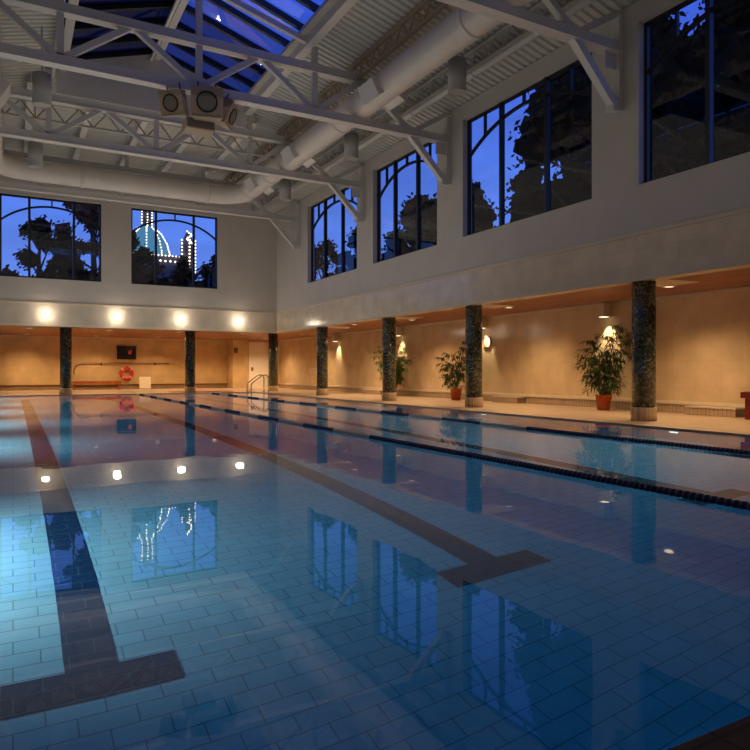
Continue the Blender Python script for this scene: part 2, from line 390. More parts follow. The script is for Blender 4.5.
def window(n, P, a0, a1, divs, shorts):
    """P(u, depth, z) -> point; u runs along the wall"""
    fw = .07
    def bx(mb, u0, u1, z0, z1, d0=.16, d1=.24):
        p, q = P(u0, d0, z0), P(u1, d1, z1); mb.box(p[0], q[0], p[1], q[1], p[2], q[2])
    fm = MB(); bx(fm, a0, a0+fw, SILL, HEAD); bx(fm, a1-fw, a1, SILL, HEAD); bx(fm, a0, a1, SILL, SILL+fw); bx(fm, a0, a1, HEAD-fw, HEAD)
    fo = struct(fm.build('window_%d' % n, M_FRAME))
    us = [a0+(a1-a0)*d for d in divs]
    for u in us:
        mm = MB(); bx(mm, u-.045, u+.045, SILL, HEAD, .13, .25); mm.build('mullion', M_FRAME, fo)
    spring, peak = 6.90, 7.62
    c = (a1-a0)/2; h = peak-spring; R = (c*c+h*h)/(2*h); um = (a0+a1)/2; zc = peak-R; pts = []
    for i in range(25):
        u = a0+(a1-a0)*i/24; pts.append(P(u, .20, zc+math.sqrt(R*R-(u-um)**2)))
    am = MB()
    for p, q in zip(pts, pts[1:]):
        am.bar(p, q, .07, .07)
    am.build('arch_bar', M_FRAME, fo)
    for s_ in shorts:
        u = a0+(a1-a0)*s_; zz = zc+math.sqrt(R*R-(u-um)**2)
        mm = MB(); bx(mm, u-.025, u+.025, zz, HEAD); mm.build('short_mullion', M_FRAME, fo)
    gs = [a0]+us+[a1]
    for u0, u1 in zip(gs, gs[1:]):
        MB().poly([P(u0, .2, SILL), P(u1, .2, SILL), P(u1, .2, HEAD), P(u0, .2, HEAD)]).build('pane', M_GLASS, fo)
    return fo
n = 1
for a, b in BWIN:
    window(n, lambda u, d, z: (u, YB+d, z), a, b, (.28, .72), (.5,)); n += 1
for a, b in reversed(RWIN):
    window(n, lambda u, d, z: (XR+d, u, z), a, b, (.335, .69), (.17, .51, .84)); n += 1

# ---- corrugated roof deck
SK0, SK1, SKX = 5.0, 20.55, 2.74
def roof_c(x):
    return min(roof_z(x), 9.56)
def deck(name, segs):
    mb = MB(); per = .21
    for (x0, x1, y0, y1) in segs:
        k = int((y1-y0)/per); prof = []
        for i in range(k):
            yb = y0+i*per
            prof += [(yb, 0), (yb+.075, 0), (yb+.105, .05), (yb+.18, .05)]
        prof.append((y0+k*per, 0)); 
        if y1-(y0+k*per) > .01: prof.append((y1, 0))
        A = [mb.bm.verts.new((x0, y, roof_c(x0)+z)) for y, z in prof]; B = [mb.bm.verts.new((x1, y, roof_c(x1)+z)) for y, z in prof]
        for i in range(len(prof)-1): mb.bm.faces.new([A[i], B[i], B[i+1], A[i+1]])
    o = mb.build(name, M_DECKM); return struct(o)
dk = deck('ceiling_main', [(XC+SKX, XR+T, YF, YB), (XL-T, XC-SKX, YF, YB), (XC-SKX, XC+SKX, SK1, YB), (XC-SKX, XC+SKX, YF, SK0)])
so = dk.modifiers.new('s', 'SOLIDIFY'); so.thickness = .08; so.offset = 1

# ---- skylight
sk = thing('skylight', 'long pitched skylight with black glazing bars along the roof ridge', 'skylight', (XC, 12.8, 9.6))
def rel(o): o.location = (-XC, -12.8, -9.6); return o
ZE = roof_z(XC+SKX)
for s_ in (-1, 1):
    xo = XC+s_*SKX
    rel(MB().box(xo-.06, xo+.14*s_+.02, SK0, SK1, ZE-.34, ZE+.20).build('curb', M_WHITE, sk))
    rel(MB().box(xo-.25*s_, xo-.05*s_, SK0, SK1, ZE-.12, ZE-.02).build('curb_ledge', M_JOIST, sk))
ZR = 10.62
rel(MB().box(XC-.09, XC+.09, SK0, SK1, ZR-.25, ZR).box(XC-.22, XC-.14, SK0, SK1, ZR-.34, ZR-.26).build('ridge_beam', M_WHITE, sk))
rel(MB().prism([(XC-SKX, SK1, ZE-.75), (XC+SKX, SK1, ZE-.75), (XC+SKX, SK1, ZE+.2), (XC, SK1, ZR), (XC-SKX, SK1, ZE+.2)], (0, .1, 0)).build('end_panel', M_WHITE, sk))
ny = int((SK1-SK0)/.93); st = (SK1-SK0)/ny
for s_ in (-1, 1):
    for i in range(ny+1):
        y = SK0+i*st
        rel(MB().bar((XC+s_*.08, y, ZR-.02), (XC+s_*(SKX-.03), y, ZE+.2), .11, .16).build('glazing_bar', M_FRAME, sk))
    for i in range(ny):
        y0, y1 = SK0+i*st, SK0+(i+1)*st
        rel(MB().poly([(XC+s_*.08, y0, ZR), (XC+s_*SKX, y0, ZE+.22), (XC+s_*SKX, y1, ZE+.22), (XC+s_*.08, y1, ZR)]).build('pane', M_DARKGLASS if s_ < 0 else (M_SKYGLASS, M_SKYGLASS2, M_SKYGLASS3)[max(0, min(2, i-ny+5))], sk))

# ---- roof trusses
BZ, TZ = 7.58, 8.70
def truss(y, label, centre=True):
    r = thing('roof_truss', label, 'roof truss', (XC, y, BZ), 'white steel roof trusses')
    def P(dx, z): return (dx, 0, z-BZ)
    def part(nm, mb): return mb.build(nm, M_WHITE, r)
    K = 5.79; half = XR-XC-.12
    part('bottom_chord', MB().bar(P(-half, BZ), P(half, BZ), .20, .20))
    part('bottom_flange', MB().bar(P(-half, BZ-.10), P(half, BZ-.10), .26, .035))
    part('top_chord', MB().bar(P(-4.30, TZ), P(4.30, TZ), .20, .20))
    part('top_flange', MB().bar(P(-4.30, TZ-.10), P(4.30, TZ-.10), .25, .03))
    bot = [-2.93, 0, 2.93]; top = [-4.29, -1.47, 1.47, 4.29]
    for b in bot:
        part('vertical', MB().bar(P(b, BZ), P(b, roof_z(XC+b)-.25 if centre else 9.5), .13, .14, (1,0,0)))
    for t, nb in ((-4.29, (-5.79, -2.93)), (-1.47, (-2.93, 0)), (1.47, (0, 2.93)), (4.29, (2.93, 5.79))):
        for b in nb: part('diagonal', MB().bar(P(t, TZ-.02), P(b, BZ+.04), .13, .13))
    if centre:
        for s_ in (-1, 1): part('rafter', MB().bar(P(0, 10.08), P(s_*2.93, 9.30), .12, .14))
    for s_ in (-1, 1):
        part('wall_strut', MB().bar(P(s_*K, BZ), P(s_*half, 8.28), .13, .13))
        part('knee_brace', MB().bar(P(s_*K, BZ-.06), P(s_*(half-.06), 6.40), .16, .16))
        part('wall_post', MB().bar(P(s_*(half+.05), 6.30), P(s_*(half+.05), 8.25), .22, .12, (1,0,0)))
        part('foot_bracket', MB().box(s_*(half-.17), s_*half, -.11, .11, 6.26-BZ, 6.50-BZ))
        part('gusset_plate', MB().box(s_*(half-.32), s_*half, -.02, .02, BZ-.45-BZ, .1))
    return r
truss(9.45, 'nearest white truss, crossing the top right corner of the photo')
truss(15.5, 'white truss crossing under the skylight, carrying the loudspeakers')
truss(20.75, 'white truss below the far end of the skylight, behind the loudspeakers', False)
truss(26.75, 'white truss nearest the back wall, mostly behind the duct', False)

# ---- open web joists
def joist_y(x, y0, y1, label, zo=.06, d=.42, mat=M_JOIST):
    zt = roof_z(x)-zo
    r = thing('roof_joist', label, 'roof joist', (x, y0, zt), 'open web roof joists')
    L = y1-y0
    MB().box(-.07, -.015, 0, L, -.05, 0).box(.015, .07, 0, L, -.05, 0).build('top_chord', mat, r)
    MB().box(-.06, -.015, .4, L-.4, -d-.04, -d).box(.015, .06, .4, L-.4, -d-.04, -d).build('bottom_chord', mat, r)
    k = int(L/.62); wb = MB()
    for i in range(k):
        a = L*i/k; b = L*(i+1)/k; mid = (a+b)/2
        wb.bar((0, a, -.03), (0, mid, -d-.02), .03, .03); wb.bar((0, mid, -d-.02), (0, b, -.03), .03, .03)
    wb.build('web', mat, r); return r
joist_y(7.95, 2, 29.4, 'long open web joist running beside the round duct', mat=M_BROWNJ)
joist_y(9.65, 2, 29.4, 'long open web joist between the duct and right wall')
joist_y(-.33, 2, 29.4, 'long open web joist high at left of the skylight')
def purlin(x, y0, y1, z, label):
    r = thing('roof_purlin', label, 'roof beam', (x, y0, z), 'beams over the back bay')
    L = y1-y0
    MB().box(-.10, .10, 0, L, -.03, 0).build('top_flange', M_WHITE, r); MB().box(-.02, .02, 0, L, -.24, -.03).build('web_plate', M_WHITE, r)
    MB().box(-.10, .10, 0, L, -.27, -.24).build('bottom_flange', M_WHITE, r); return r
for i, x in enumerate((.45, 2.15, 3.85, 5.5, 7.0)):
    purlin(x, 20.95, 29.45, roof_c(x)-.01, ['leftmost', 'second from left', 'middle', 'fourth from left', 'rightmost'][i]+' of five white roof beams over the back duct')
def girder_x(y, x0, x1, zt, label):
    r = thing('bridging_joist', label, 'roof joist', (x0, y, zt))
    L = x1-x0; d = .5
    MB().box(0, L, -.04, .04, -.06, 0).build('top_chord', M_JOIST, r); MB().box(0, L, -.04, .04, -d-.06, -d).build('bottom_chord', M_JOIST, r)
    k = int(L/.75); wb = MB()
    for i in range(k):
        a = L*i/k; b = L*(i+1)/k; mm_ = (a+b)/2
        wb.bar((a, 0, -.03), (mm_, 0, -d-.03), .035, .035); wb.bar((mm_, 0, -d-.03), (b, 0, -.03), .035, .035)
    wb.build('web', M_BROWNJ, r); return r
girder_x(28.6, -.8, 8.2, 9.05, 'shallow lattice joist running along above the back duct')
girder_x(22.0, -.6, 8.1, 9.02, 'shallow lattice joist running across behind the loudspeakers')

# ---- round air duct, U-shaped
DX, DY, DZ, DR = 8.05, 26.05, 8.02, .36
duct = thing('air_duct', 'round white air duct bending around under the roof', 'air duct', (0, 0, 0))
def arc(cx, cy, r, a0, a1, k=10): return [(cx+r*math.cos(a0+(a1-a0)*i/k), cy+r*math.sin(a0+(a1-a0)*i/k), DZ) for i in range(k+1)]
BR = 1.1; DL = 2*XC-DX-.22
path = [(DX, 3.0, DZ)]+[(DX, y, DZ) for y in (8, 13, 18, 23)]+arc(DX-BR, DY-BR, BR, 0, PI/2)+[(4.0, DY, DZ)]+arc(DL+BR, DY-BR, BR, PI/2, PI)+[(DL, y, DZ) for y in (20, 12, 3)]
MB().tube(path, DR, 28).build('duct_run', M_DUCT, duct)
def ring(c, axis): return MB().lathe([(DR+.001, -.05), (DR+.022, -.05), (DR+.022, .05), (DR+.001, .05)], 28, c, axis, caps=False).build('joint_band', M_DUCT, duct)
for y in (10.6, 16.6, 22.3, 24.6): ring((DX, y, DZ), 'y')
for x in (6.7, 2.2): ring((x, DY, DZ), 'x')
for y in (8.4, 14.2, 19.6, 23.4):
    for s_ in (-1, 1):
        mm = MB().box(-.20, .20, -.36, .36, -.50, -.2)
        mm.xf(Matrix.Translation((DX, y, DZ+.04)) @ Matrix.Rotation(-s_*math.radians(62 if s_ > 0 else 62), 4, 'Y'))
        g = mm.build('diffuser_box', M_DUCT, duct)
        gm = MB().box(-.21, .21, -.37, .37, -.525, -.50); gm.xf(Matrix.Translation((DX, y, DZ+.04)) @ Matrix.Rotation(-s_*math.radians(62), 4, 'Y'))
        gm.build('grille', M_WHITE, g)
for y in (18.6,):
    mm = MB().box(-.22, .22, -.40, .40, -.56, -.20); mm.xf(Matrix.Translation((DL, y, DZ)) @ Matrix.Rotation(math.radians(-60), 4, 'Y')); mm.build('diffuser_box', M_DUCT, duct)
# pipe near the right wall
pp = thing('drain_pipe', 'long straight white pipe high along the right wall', 'pipe', (9.9, 3, 8.30))
MB().tube([(0, 0, 0), (0, 26.4, 0)], .10, 14).build('pipe_run', M_WHITE, pp)
for y in (4, 10, 12.8, 16.5, 22, 25.5): MB().lathe([(.101, -.03), (.125, -.03), (.125, .03), (.101, .03)], 14, (0, y, 0), 'y', caps=False).build('collar', M_WHITE, pp)
for y in (6, 12, 18, 24): MB().tube([(0, y, .1), (0, y, roof_z(9.9)-8.3)], .012, 6).build('hanger_rod', M_JOIST, pp)

# ---- pendant can lights
def pendant(x, y, label):
    r = thing('pendant_light', label, 'pendant light', (x, y, 7.5), 'grey cylinder lights under the roof')
    MB().lathe([(.20, .03), (.215, 0), (.215, .76), (.18, .78), (.03, .80)], 24).build('housing', M_CAN, r)
    MB().lathe([(.185, .05), (.17, .12)], 24).build('lens', M_WHITE, r)
    MB().tube([(0, 0, .79), (0, 0, roof_z(x)-7.5)], .02, 8).build('hanger_rod', M_JOIST, r)
    return r
pendant(9.1, 12.6, 'grey cylinder light hanging between duct and tallest tree-filled window')
pendant(9.1, 18.1, 'grey cylinder light hanging right of the duct, the middle of three in a row')
pendant(9.1, 23.7, 'grey cylinder light right of the duct, farthest of three in a row')
pendant(.62, 18.1, 'grey cylinder light hanging near the left edge, in front of a truss')
pendant(.62, 23.7, 'grey cylinder light hanging at far left, before the back duct')

# ---- loudspeaker cluster
def speaker(label, loc, rz, tilt, roll=0, sc=1.0):
    r = thing('loudspeaker', label, 'loudspeaker', loc, 'loudspeakers hung from the truss')
    r.rotation_euler = (tilt, roll, rz); r.scale = (sc, sc, sc)
    MB().prism([(-.36, -.26, -.34), (.36, -.26, -.34), (.24, .26, -.34), (-.24, .26, -.34)], (0, 0, .68)).build('cabinet', M_GREYBOX, r, .02)
    MB().lathe([(.235, -.283), (.235, -.262), (.20, -.262), (.20, -.283)], 28, axis='y', caps=False).build('horn_ring', M_BLACK, r)
    MB().lathe([(.20, -.275), (.20, -.262)], 28, axis='y').build('driver_grille', M_GRILLE, r)
    MB().box(-.32, .32, -.268, -.26, -.31, -.285).build('grille_bar', M_GRILLE, r)
    MB().tube([(-.2, .05, .34), (-.2, .05, .52)], .018, 6).tube([(.2, .05, .34), (.2, .05, .52)], .018, 6).build('hanging_bracket', M_BLACK, r)
    return r
SPY = 15.25
speaker('taupe loudspeaker in the cluster facing the camera, black ring on its front', (3.90, SPY-.12, 7.10), math.radians(-14), math.radians(6))
speaker('taupe loudspeaker at left of the cluster, tilted down and left', (3.24, SPY+.12, 7.10), math.radians(-42), math.radians(20), sc=.80)
speaker('taupe loudspeaker at right of the cluster, turned edge-on to the right', (4.42, SPY+.25, 7.14), math.radians(58), math.radians(25), sc=.80)
t = thing('loudspeaker_box', 'small taupe box slung under the facing loudspeaker', 'loudspeaker', (3.8, SPY+.28, 6.72))
MB().box(-.33, .33, -.25, .25, -.14, .10).build('cabinet', M_GREYBOX, t, .02)
MB().box(-.30, .30, -.26, -.25, -.11, .07).build('grille', M_GRILLE, t)
MB().tube([(0, .2, .1), (0, .2, .77)], .02, 6).build('hanging_bracket', M_BLACK, t)

# ---- columns
def column(x, y, label):
    r = thing('granite_column', label, 'column', (x, y, 0), 'dark granite columns around the pool')
    MB().lathe([(.231, .26), (.231, SOF)], 36).build('shaft', M_GRANITE, r)
    MB().lathe([(.25, 0), (.25, .26), (.24, .272), (.2, .272)], 36).build('tiled_base', M_COLBASE, r)
    return r
column(11.2, 9.1, 'dark granite column beside the bushy plant, nearest on the right')
column(11.2, 14.72, 'dark granite column with terracotta potted plant just left of it')
column(11.2, 19.42, 'dark granite column with green foliage showing on both sides')
column(11.2, 24.95, 'dark granite column left of the third wall lamp, without a plant')
column(11.25, 30.95, 'dark granite column at the far corner beside the pool ladder')
column(7.2, 30.95, 'dark granite column on the far side, right of the white board')
column(1.97, 30.95, 'dark granite column on the far side, left of the bench')
cp = MB()
for y in (9.1, 14.72, 19.42, 24.95): cp.box(XR+.02, 12.3, y-.45, y+.45, SOF-.012, SOF)
struct(cp.build('trim_3', M_TRIM))

# ---- soffit downlights
DL_POS = [(11.14, 6.86, 'recessed ceiling light at the right edge, nearest of the inner row'),
 (12.42, 9.44, 'recessed ceiling light just right of the nearest granite column'),
 (11.12, 12.15, 'recessed ceiling light left of the nearest granite column'),
 (12.48, 14.76, 'recessed ceiling light just right of the second granite column'),
 (11.12, 17.55, 'recessed ceiling light between second and third granite columns, upper of two'),
 (12.48, 20.02, 'recessed ceiling light between second and third granite columns, lower of two'),
 (12.39, 25.06, 'recessed ceiling light right of the fourth granite column'),
 (11.7, 23.0, 'recessed ceiling light left of the third granite column'),
 (12.63, 30.6, 'recessed ceiling light right of the far corner column'),
 (.6, 31.75, 'recessed ceiling light above left wall stretch, front row'), (.6, 37.0, 'recessed ceiling light above left wall stretch, back row'),
 (3.78, 31.75, 'recessed ceiling light above the bench, front row'), (3.78, 37.0, 'recessed ceiling light above the bench, back row'),
 (6.82, 31.5, 'recessed ceiling light above the white board, front row'), (6.82, 36.8, 'recessed ceiling light above the white board, back row'),
 (9.8, 31.3, 'recessed ceiling light left of the corner column, front row'), (9.8, 36.4, 'recessed ceiling light left of the corner column, back row'),
 (12.45, 35.6, 'added ceiling light brightening the white door')]  # extra lamp added to brighten the door
proto = None
for x, y, lab in DL_POS:
    if proto is None:
        proto = thing('recessed_downlight', lab, 'ceiling light', (x, y, SOF), 'recessed lights in the wood soffit')
        MB().lathe([(.10, -.004), (.10, -.018), (.15, -.014), (.15, 0)], 20, caps=False).build('trim_ring', M_WHITE, proto)
        MB().lathe([(.10, -.012), (.095, -.008)], 20).build('lens', E_DOWN, proto)
    else: dup(proto, (x, y, SOF), lab)
    p = 335 if y < 29 else 390
    light('SPOT', 'downlight_beam', (x, y, SOF-.04), p, (1, .62, .30), spot_size=math.radians(135), spot_blend=.9, shadow_soft_size=.08)

# ---- globe lights on the back band
proto = None
for x, lab in ((-1.53, 'round glowing wall light on the back band, left of the photo'), (1.14, 'leftmost glowing round light on the back marble band'), (3.81, 'second glowing round light from left on the back band'), (6.44, 'third glowing round light from left on the back band'), (9.05, 'rightmost glowing round light on the back marble band')):
    if proto is None:
        if x < 0: continue
        proto = thing('globe_light', lab, 'wall light', (x, YB, 3.28), 'round lights on the back band')
        MB().lathe([(.15, 0), (.15, -.04), (.10, -.06)], 20, axis='y').build('backplate', M_WHITE, proto)
        gm = MB(); gm.lathe([(.01, -.24), (.07, -.235), (.125, -.20), (.145, -.14), (.13, -.08), (.10, -.055)], 20, axis='y'); gm.build('globe', E_GLOBE, proto)
        MB().torus((0, -.13, 0), .15, .012, 'z', 24, 6).build('guard_ring', M_STEEL, proto)
    else: dup(proto, (x, YB, 3.28), lab)
    light('POINT', 'globe_glow', (x, YB-.42, 3.26), 8, (1, .80, .58), shadow_soft_size=.12)

# ---- box sconces on the right wall
def sconce(y, lab):
    r = thing('wall_sconce', lab, 'wall light', (WXR, y, 2.42), 'box lamps on the right wall')
    MB().box(-.32, -.08, -.12, .12, .02, .38).build('housing', M_TRIM, r, .01)
    MB().box(-.08, 0, -.05, .05, .12, .26).build('mount_arm', M_TRIM, r)
    MB().box(-.29, -.11, -.09, .09, .012, .02).build('lens', E_SCONCE, r)
    light('SPOT', 'sconce_beam', (WXR-.20, y, 2.41), 120, (1, .76, .42), (0, math.radians(-13), 0), spot_size=math.radians(62), spot_blend=.55, shadow_soft_size=.04)
for y, lab in ((12.48, 'box wall lamp shining down over the bushy plant, nearest'), (17.7, 'box wall lamp hidden behind the second granite column'), (23.2, 'box wall lamp beside the third column, lighting green foliage'), (29.2, 'box wall lamp farthest along, right of the fourth column')): sconce(y, lab)

# ---- potted plants
def leaflet(mb, p, d, L, wd, droop, lim=99):
    d = d.normalized(); s = d.cross(Vector((0,0,1)));
    if s.length < .01: s = Vector((1,0,0))
    s.normalize(); mid = p+d*L*.5; tip = p+d*L+Vector((0,0,-droop*L))
    a, b, c, e = (mb.bm.verts.new((min(q.x, lim), q.y, q.z)) for q in (p, mid+s*wd/2, tip, mid-s*wd/2)); mb.bm.faces.new([a, b, c, e])
def plant(x, y, h, spread, lab, seed, mat, dens=1.0, lean=0):
    rnd = random.Random(seed)
    r = thing('potted_bamboo', lab, 'potted plant', (x, y, 0), 'potted plants along the right wall')
    MB().lathe([(.15, 0), (.20, .36), (.215, .36), (.215, .40), (.19, .40), (.175, .35)], 28).build('pot', M_TERRA, r)
    MB().lathe([(.19, .345), (.15, .352)], 24).build('soil', M_SOIL, r)
    fo = MB()
    ns = int(7*dens)
    for i in range(ns):
        az = 2*PI*i/ns+rnd.uniform(-.3, .3); H = h*(rnd.uniform(.62, 1) if i else 1); out = spread*rnd.uniform(.15, .62)
        base = Vector((.07*math.cos(az), .07*math.sin(az), .34)); pts = []
        for k in range(9):
            t = k/8; pts.append(base+Vector((min(math.cos(az)*out*t**1.6, .5), math.sin(az)*out*t**1.6+lean*t*t, (H-.34)*t-.10*t**3)))
        MB().tube(pts, [.016-.011*k/8 for k in range(9)], 6).build('cane', M_CANE, r)
        for k in range(2, 9):
            for q in range(3):
                a2 = az+rnd.uniform(-1.9, 1.9); p = pts[k]+(pts[k-1]-pts[k])*rnd.random(); blen = spread*rnd.uniform(.18, .42)*(1.1-.35*k/8)
                bd = Vector((math.cos(a2), math.sin(a2), rnd.uniform(.05, .7)))
                tw = [p+bd*blen*u+Vector((0,0,-.35*blen*u*u)) for u in (0, .33, .66, 1)]
                for u in range(1, 4):
                    for w_ in range(4):
                        ld = Vector((math.cos(a2+rnd.uniform(-1.1, 1.1)), math.sin(a2+rnd.uniform(-1.1, 1.1)), rnd.uniform(-.75, .2)))
                        leaflet(fo, tw[u], ld, rnd.uniform(.13, .25), rnd.uniform(.025, .045), rnd.uniform(.1, .5), WXR-.12-x)
    fo.build('foliage', mat, r)
plant(13.25, 12.0, 2.22, .92, 'bushy bamboo plant in terracotta pot left of nearest column', 3, M_LEAF, 1.15)
plant(13.35, 18.55, 2.2, .92, 'bamboo plant in terracotta pot left of the second column', 5, M_LEAF, .85, .15)
plant(13.4, 22.95, 2.15, 1.05, 'leafy plant half hidden behind the third granite column', 9, M_LEAF2, 1.7)

# ---- low tiled ledges at the right wall
for y0, y1, lab in ((8.7, 9.9, 'low tiled ledge at right wall between nearest column and red tub'), (15.7, 16.9, 'low tiled ledge behind and right of the second column'), (24.3, 26.0, 'low tiled ledge left of the third column')):
    r = thing('tiled_ledge', lab, 'ledge', (13.6, y0, 0), 'low ledges at the right wall')
    MB().box(0, .32, 0, y1-y0, 0, .17).build('ledge_body', M_BASE, r); MB().box(-.02, .32, -.02, y1-y0+.02, .17, .20).build('ledge_top', M_TRIM, r)
# ---- dark red tub at the right edge
r = thing('planter_tub', 'dark red square tub with a thick rim at the right edge', 'tub', (13.45, 8.0, 0))
MB().prism([(-.25, -.25, 0), (.25, -.25, 0), (.25, .25, 0), (-.25, .25, 0)], (0, 0, .44)).build('tub_body', M_DKRED, r, .01)
MB().box(-.31, .31, -.31, .31, .44, .57).build('rim', M_DKRED, r, .012)
MB().box(-.26, .26, -.26, .26, .57, .575).build('soil', M_SOIL, r)

# ---- far deck items
r = thing('wooden_bench', 'long low wooden bench against the far wall', 'bench', (3.9, 37.9, 0))
for i in range(4): MB().box(-1.2, 1.2, -.22+i*.115, -.22+i*.115+.10, .40, .46).build('seat_slat', M_BENCH, r)
MB().box(-1.2, 1.2, -.24, -.225, .30, .46).build('front_rail', M_BENCH, r)
for sx in (-1, 1):
    for sy in (-1, 1): MB().box(sx*1.08-.05, sx*1.08+.05, sy*.17-.03, sy*.17+.03, 0, .40).build('leg', M_BENCH, r)
MB().box(-1.05, 1.05, -.02, .02, .12, .18).build('stretcher', M_BENCH, r)
r = thing('life_ring', 'red life ring hanging on the far wall under a long pole', 'life ring', (5.5, WYB-.10, .86))
MB().torus((0, 0, 0), .30, .085, 'y', 36, 12).build('float_ring', M_RED, r)
for a in (PI/4, 3*PI/4, 5*PI/4, 7*PI/4):
    MB().torus((0, 0, 0), .30, .090, 'y', 3, 12, a-.09, a+.09).build('white_band', M_WHITEF, r)
MB().torus((0, -.02, 0), .40, .010, 'y', 32, 6).build('grab_line', M_WHITEF, r)
MB().box(-.03, .03, -.04, .06, .30, .40).build('wall_hook', M_STEEL, r)
r = thing('rescue_pole', 'long rescue pole with hooked end on the far wall', 'pole', (0, WYB-.095, 1.43))
pts = [(2.86, 0, -.62), (2.84, 0, -.42), (2.90, 0, -.22), (3.05, 0, -.07), (3.28, 0, 0), (3.6, 0, 0), (7.8, 0, 0)]
MB().tube(pts, .022, 8).build('pole_and_hook', M_BROWN, r)
for x in (4.2, 7.0): MB().box(x-.025, x+.025, -.03, .09, -.10, .03).build('bracket', M_BLACK, r)
r = thing('digital_scoreboard', 'black digital display with red digits on the far wall', 'display', (5.5, WYB-.004, 2.0))
MB().box(-.50, .50, -.10, 0, -.36, .36).build('casing', M_BLACK, r, .01)
dg = MB()
def seg(mb, x, z, s_, on):
    S = {'a': (0, s_, 1), 'b': (s_*.5, s_*.5, 0), 'c': (s_*.5, -s_*.5, 0), 'd': (0, -s_, 1), 'e': (-s_*.5, -s_*.5, 0), 'f': (-s_*.5, s_*.5, 0), 'g': (0, 0, 1)}
    for k in on:
        dx, dz, hor = S[k]
        if hor: mb.box(x+dx-s_*.4, x+dx+s_*.4, -.108, -.10, z+dz-.012, z+dz+.012)
        else: mb.box(x+dx-.012, x+dx+.012, -.108, -.10, z+dz-s_*.42, z+dz+s_*.42)
seg(dg, .06, .03, .10, 'bc'); seg(dg, .20, .03, .10, 'abged')
dg.build('red_digits', E_REDLED, r)
MB().box(-.42, .42, -.106, -.10, .24, .28).box(-.42, .42, -.106, -.10, -.24, -.21).build('marking_strip', M_DKRED, r)
r = thing('notice_board', 'white notice board standing on the far deck', 'sign', (6.35, 37.7, 0))
MB().prism([(-.30, 0, .04), (.30, 0, .04), (.30, .12, .68), (-.30, .12, .68)], (0, .02, 0)).build('board', M_SIGN, r)
MB().bar((-.28, .02, 0), (-.28, .13, .68), .03, .03).build('leg', M_SIGN, r); MB().bar((.28, .02, 0), (.28, .13, .68), .03, .03).build('leg', M_SIGN, r)
MB().bar((-.22, .45, 0), (-.22, .14, .64), .03, .03).bar((.22, .45, 0), (.22, .14, .64), .03, .03).build('rear_strut', M_SIGN, r)
r = tag(MB().box(6.5, 9.4, 31.45, 32.3, 0, .02).build('rubber_mat', M_REDMAT), 'flat red mat on the far deck behind a granite column', 'mat')
# door and wall plates
d = struct(MB().box(12.15, 13.35, 37.36, 37.40, 0, 2.62).build('door_1', M_DOOR))
MB().box(12.08, 12.15, 37.34, 37.40, 0, 2.7).box(13.35, 13.42, 37.34, 37.40, 0, 2.7).box(12.08, 13.42, 37.34, 37.40, 2.62, 2.7).build('door_frame', M_DOOR, d)
MB().box(12.22, 12.34, 37.345, 37.36, 1.0, 1.22).tube([(12.28, 37.33, 1.16), (12.42, 37.33, 1.16)], .014, 8).build('door_handle', M_STEEL, d)
tag(MB().box(11.2, 11.42, 37.36, 37.4, 2.05, 2.35).build('wall_plate', M_BROWN), 'small dark plate on the wall left of the white door', 'wall plate')
tag(MB().box(WXR-.015, WXR, 31.6, 32.9, .85, 1.15).build('access_panel', M_TRIM), 'small pale panel low on the right wall beyond the corner column', 'panel')
r = thing('wall_clock', 'round wall dial half hidden beside the second granite column', 'clock', (WXR, 17.62, 1.98))
MB().torus((-.03, 0, 0), .19, .018, 'x', 28, 8).build('rim', M_BROWN, r); MB().lathe([(.18, -.03), (.18, 0)], 28, axis='x').build('dial', M_SIGN, r)
MB().bar((-.035, 0, 0), (-.035, .09, -.05), .01, .014).bar((-.035, 0, 0), (-.035, -.02, .13), .01, .012).build('hand', M_BLACK, r)
tag(MB().box(WXR-.012, WXR, 17.18, 17.42, 1.60, 1.82).build('wall_notice', M_SIGN), 'small white notice below the round dial', 'notice')

# ---- pool ladder
r = thing('pool_ladder', 'stainless pool ladder with two bent handrails at the far corner', 'ladder', (9.56, 29.2, 0))
for y in (0, .62):
    pts = [(0, y, -1.2), (0, y, .36), (.02, y, .43), (.10, y, .49), (.50, y, .79), (.62, y, .82), (.74, y, .80), (.81, y, .72), (.82, y, .60), (.82, y, 0)]
    MB().tube(pts, .028, 10).build('handrail', M_STEEL, r); MB().lathe([(.06, 0), (.06, .015), (.03, .03)], 14, (.82, y, 0)).build('floor_flange', M_STEEL, r)
for z in (-.35, -.65, -.95): MB().box(-.06, .06, 0, .62, z-.015, z+.015).build('step', M_STEEL, r)

# ---- lane ropes
def section(mb, y0, y1):
    k = max(1, int(round((y1-y0)/.06))); p = (y1-y0)/k; prof = []
    for i in range(k):
        a = y0+i*p; prof += [(.016, a), (.040, a+p*.12), (.043, a+p*.45), (.040, a+p*.70), (.016, a+p*.82)]
    mb.lathe(prof, 10, (0,0,0), 'y')
for x, lab in ((4.77, 'nearer lane rope of blue and white floats across the pool'), (7.88, 'farther lane rope of blue and white floats near right edge')):
    r = thing('lane_rope', lab, 'lane rope', (x, 0, WZ+.012), 'lane ropes on the water')
    MB().tube([(0, PY0, 0), (0, PY1, 0)], .008, 6).build('cable', M_STEEL, r)
    edges = [PY0+.12, 8.85]; y = 8.85
    while y < PY1-1.4: y += 1.3; edges.append(y)
    edges.append(PY1-.1)
    for i, (a, b) in enumerate(zip(edges, edges[1:])):
        mb = MB(); section(mb, a+.01, b-.01); mb.build('float_section', M_BLUEF if i % 2 == 0 else M_WHITEF, r)

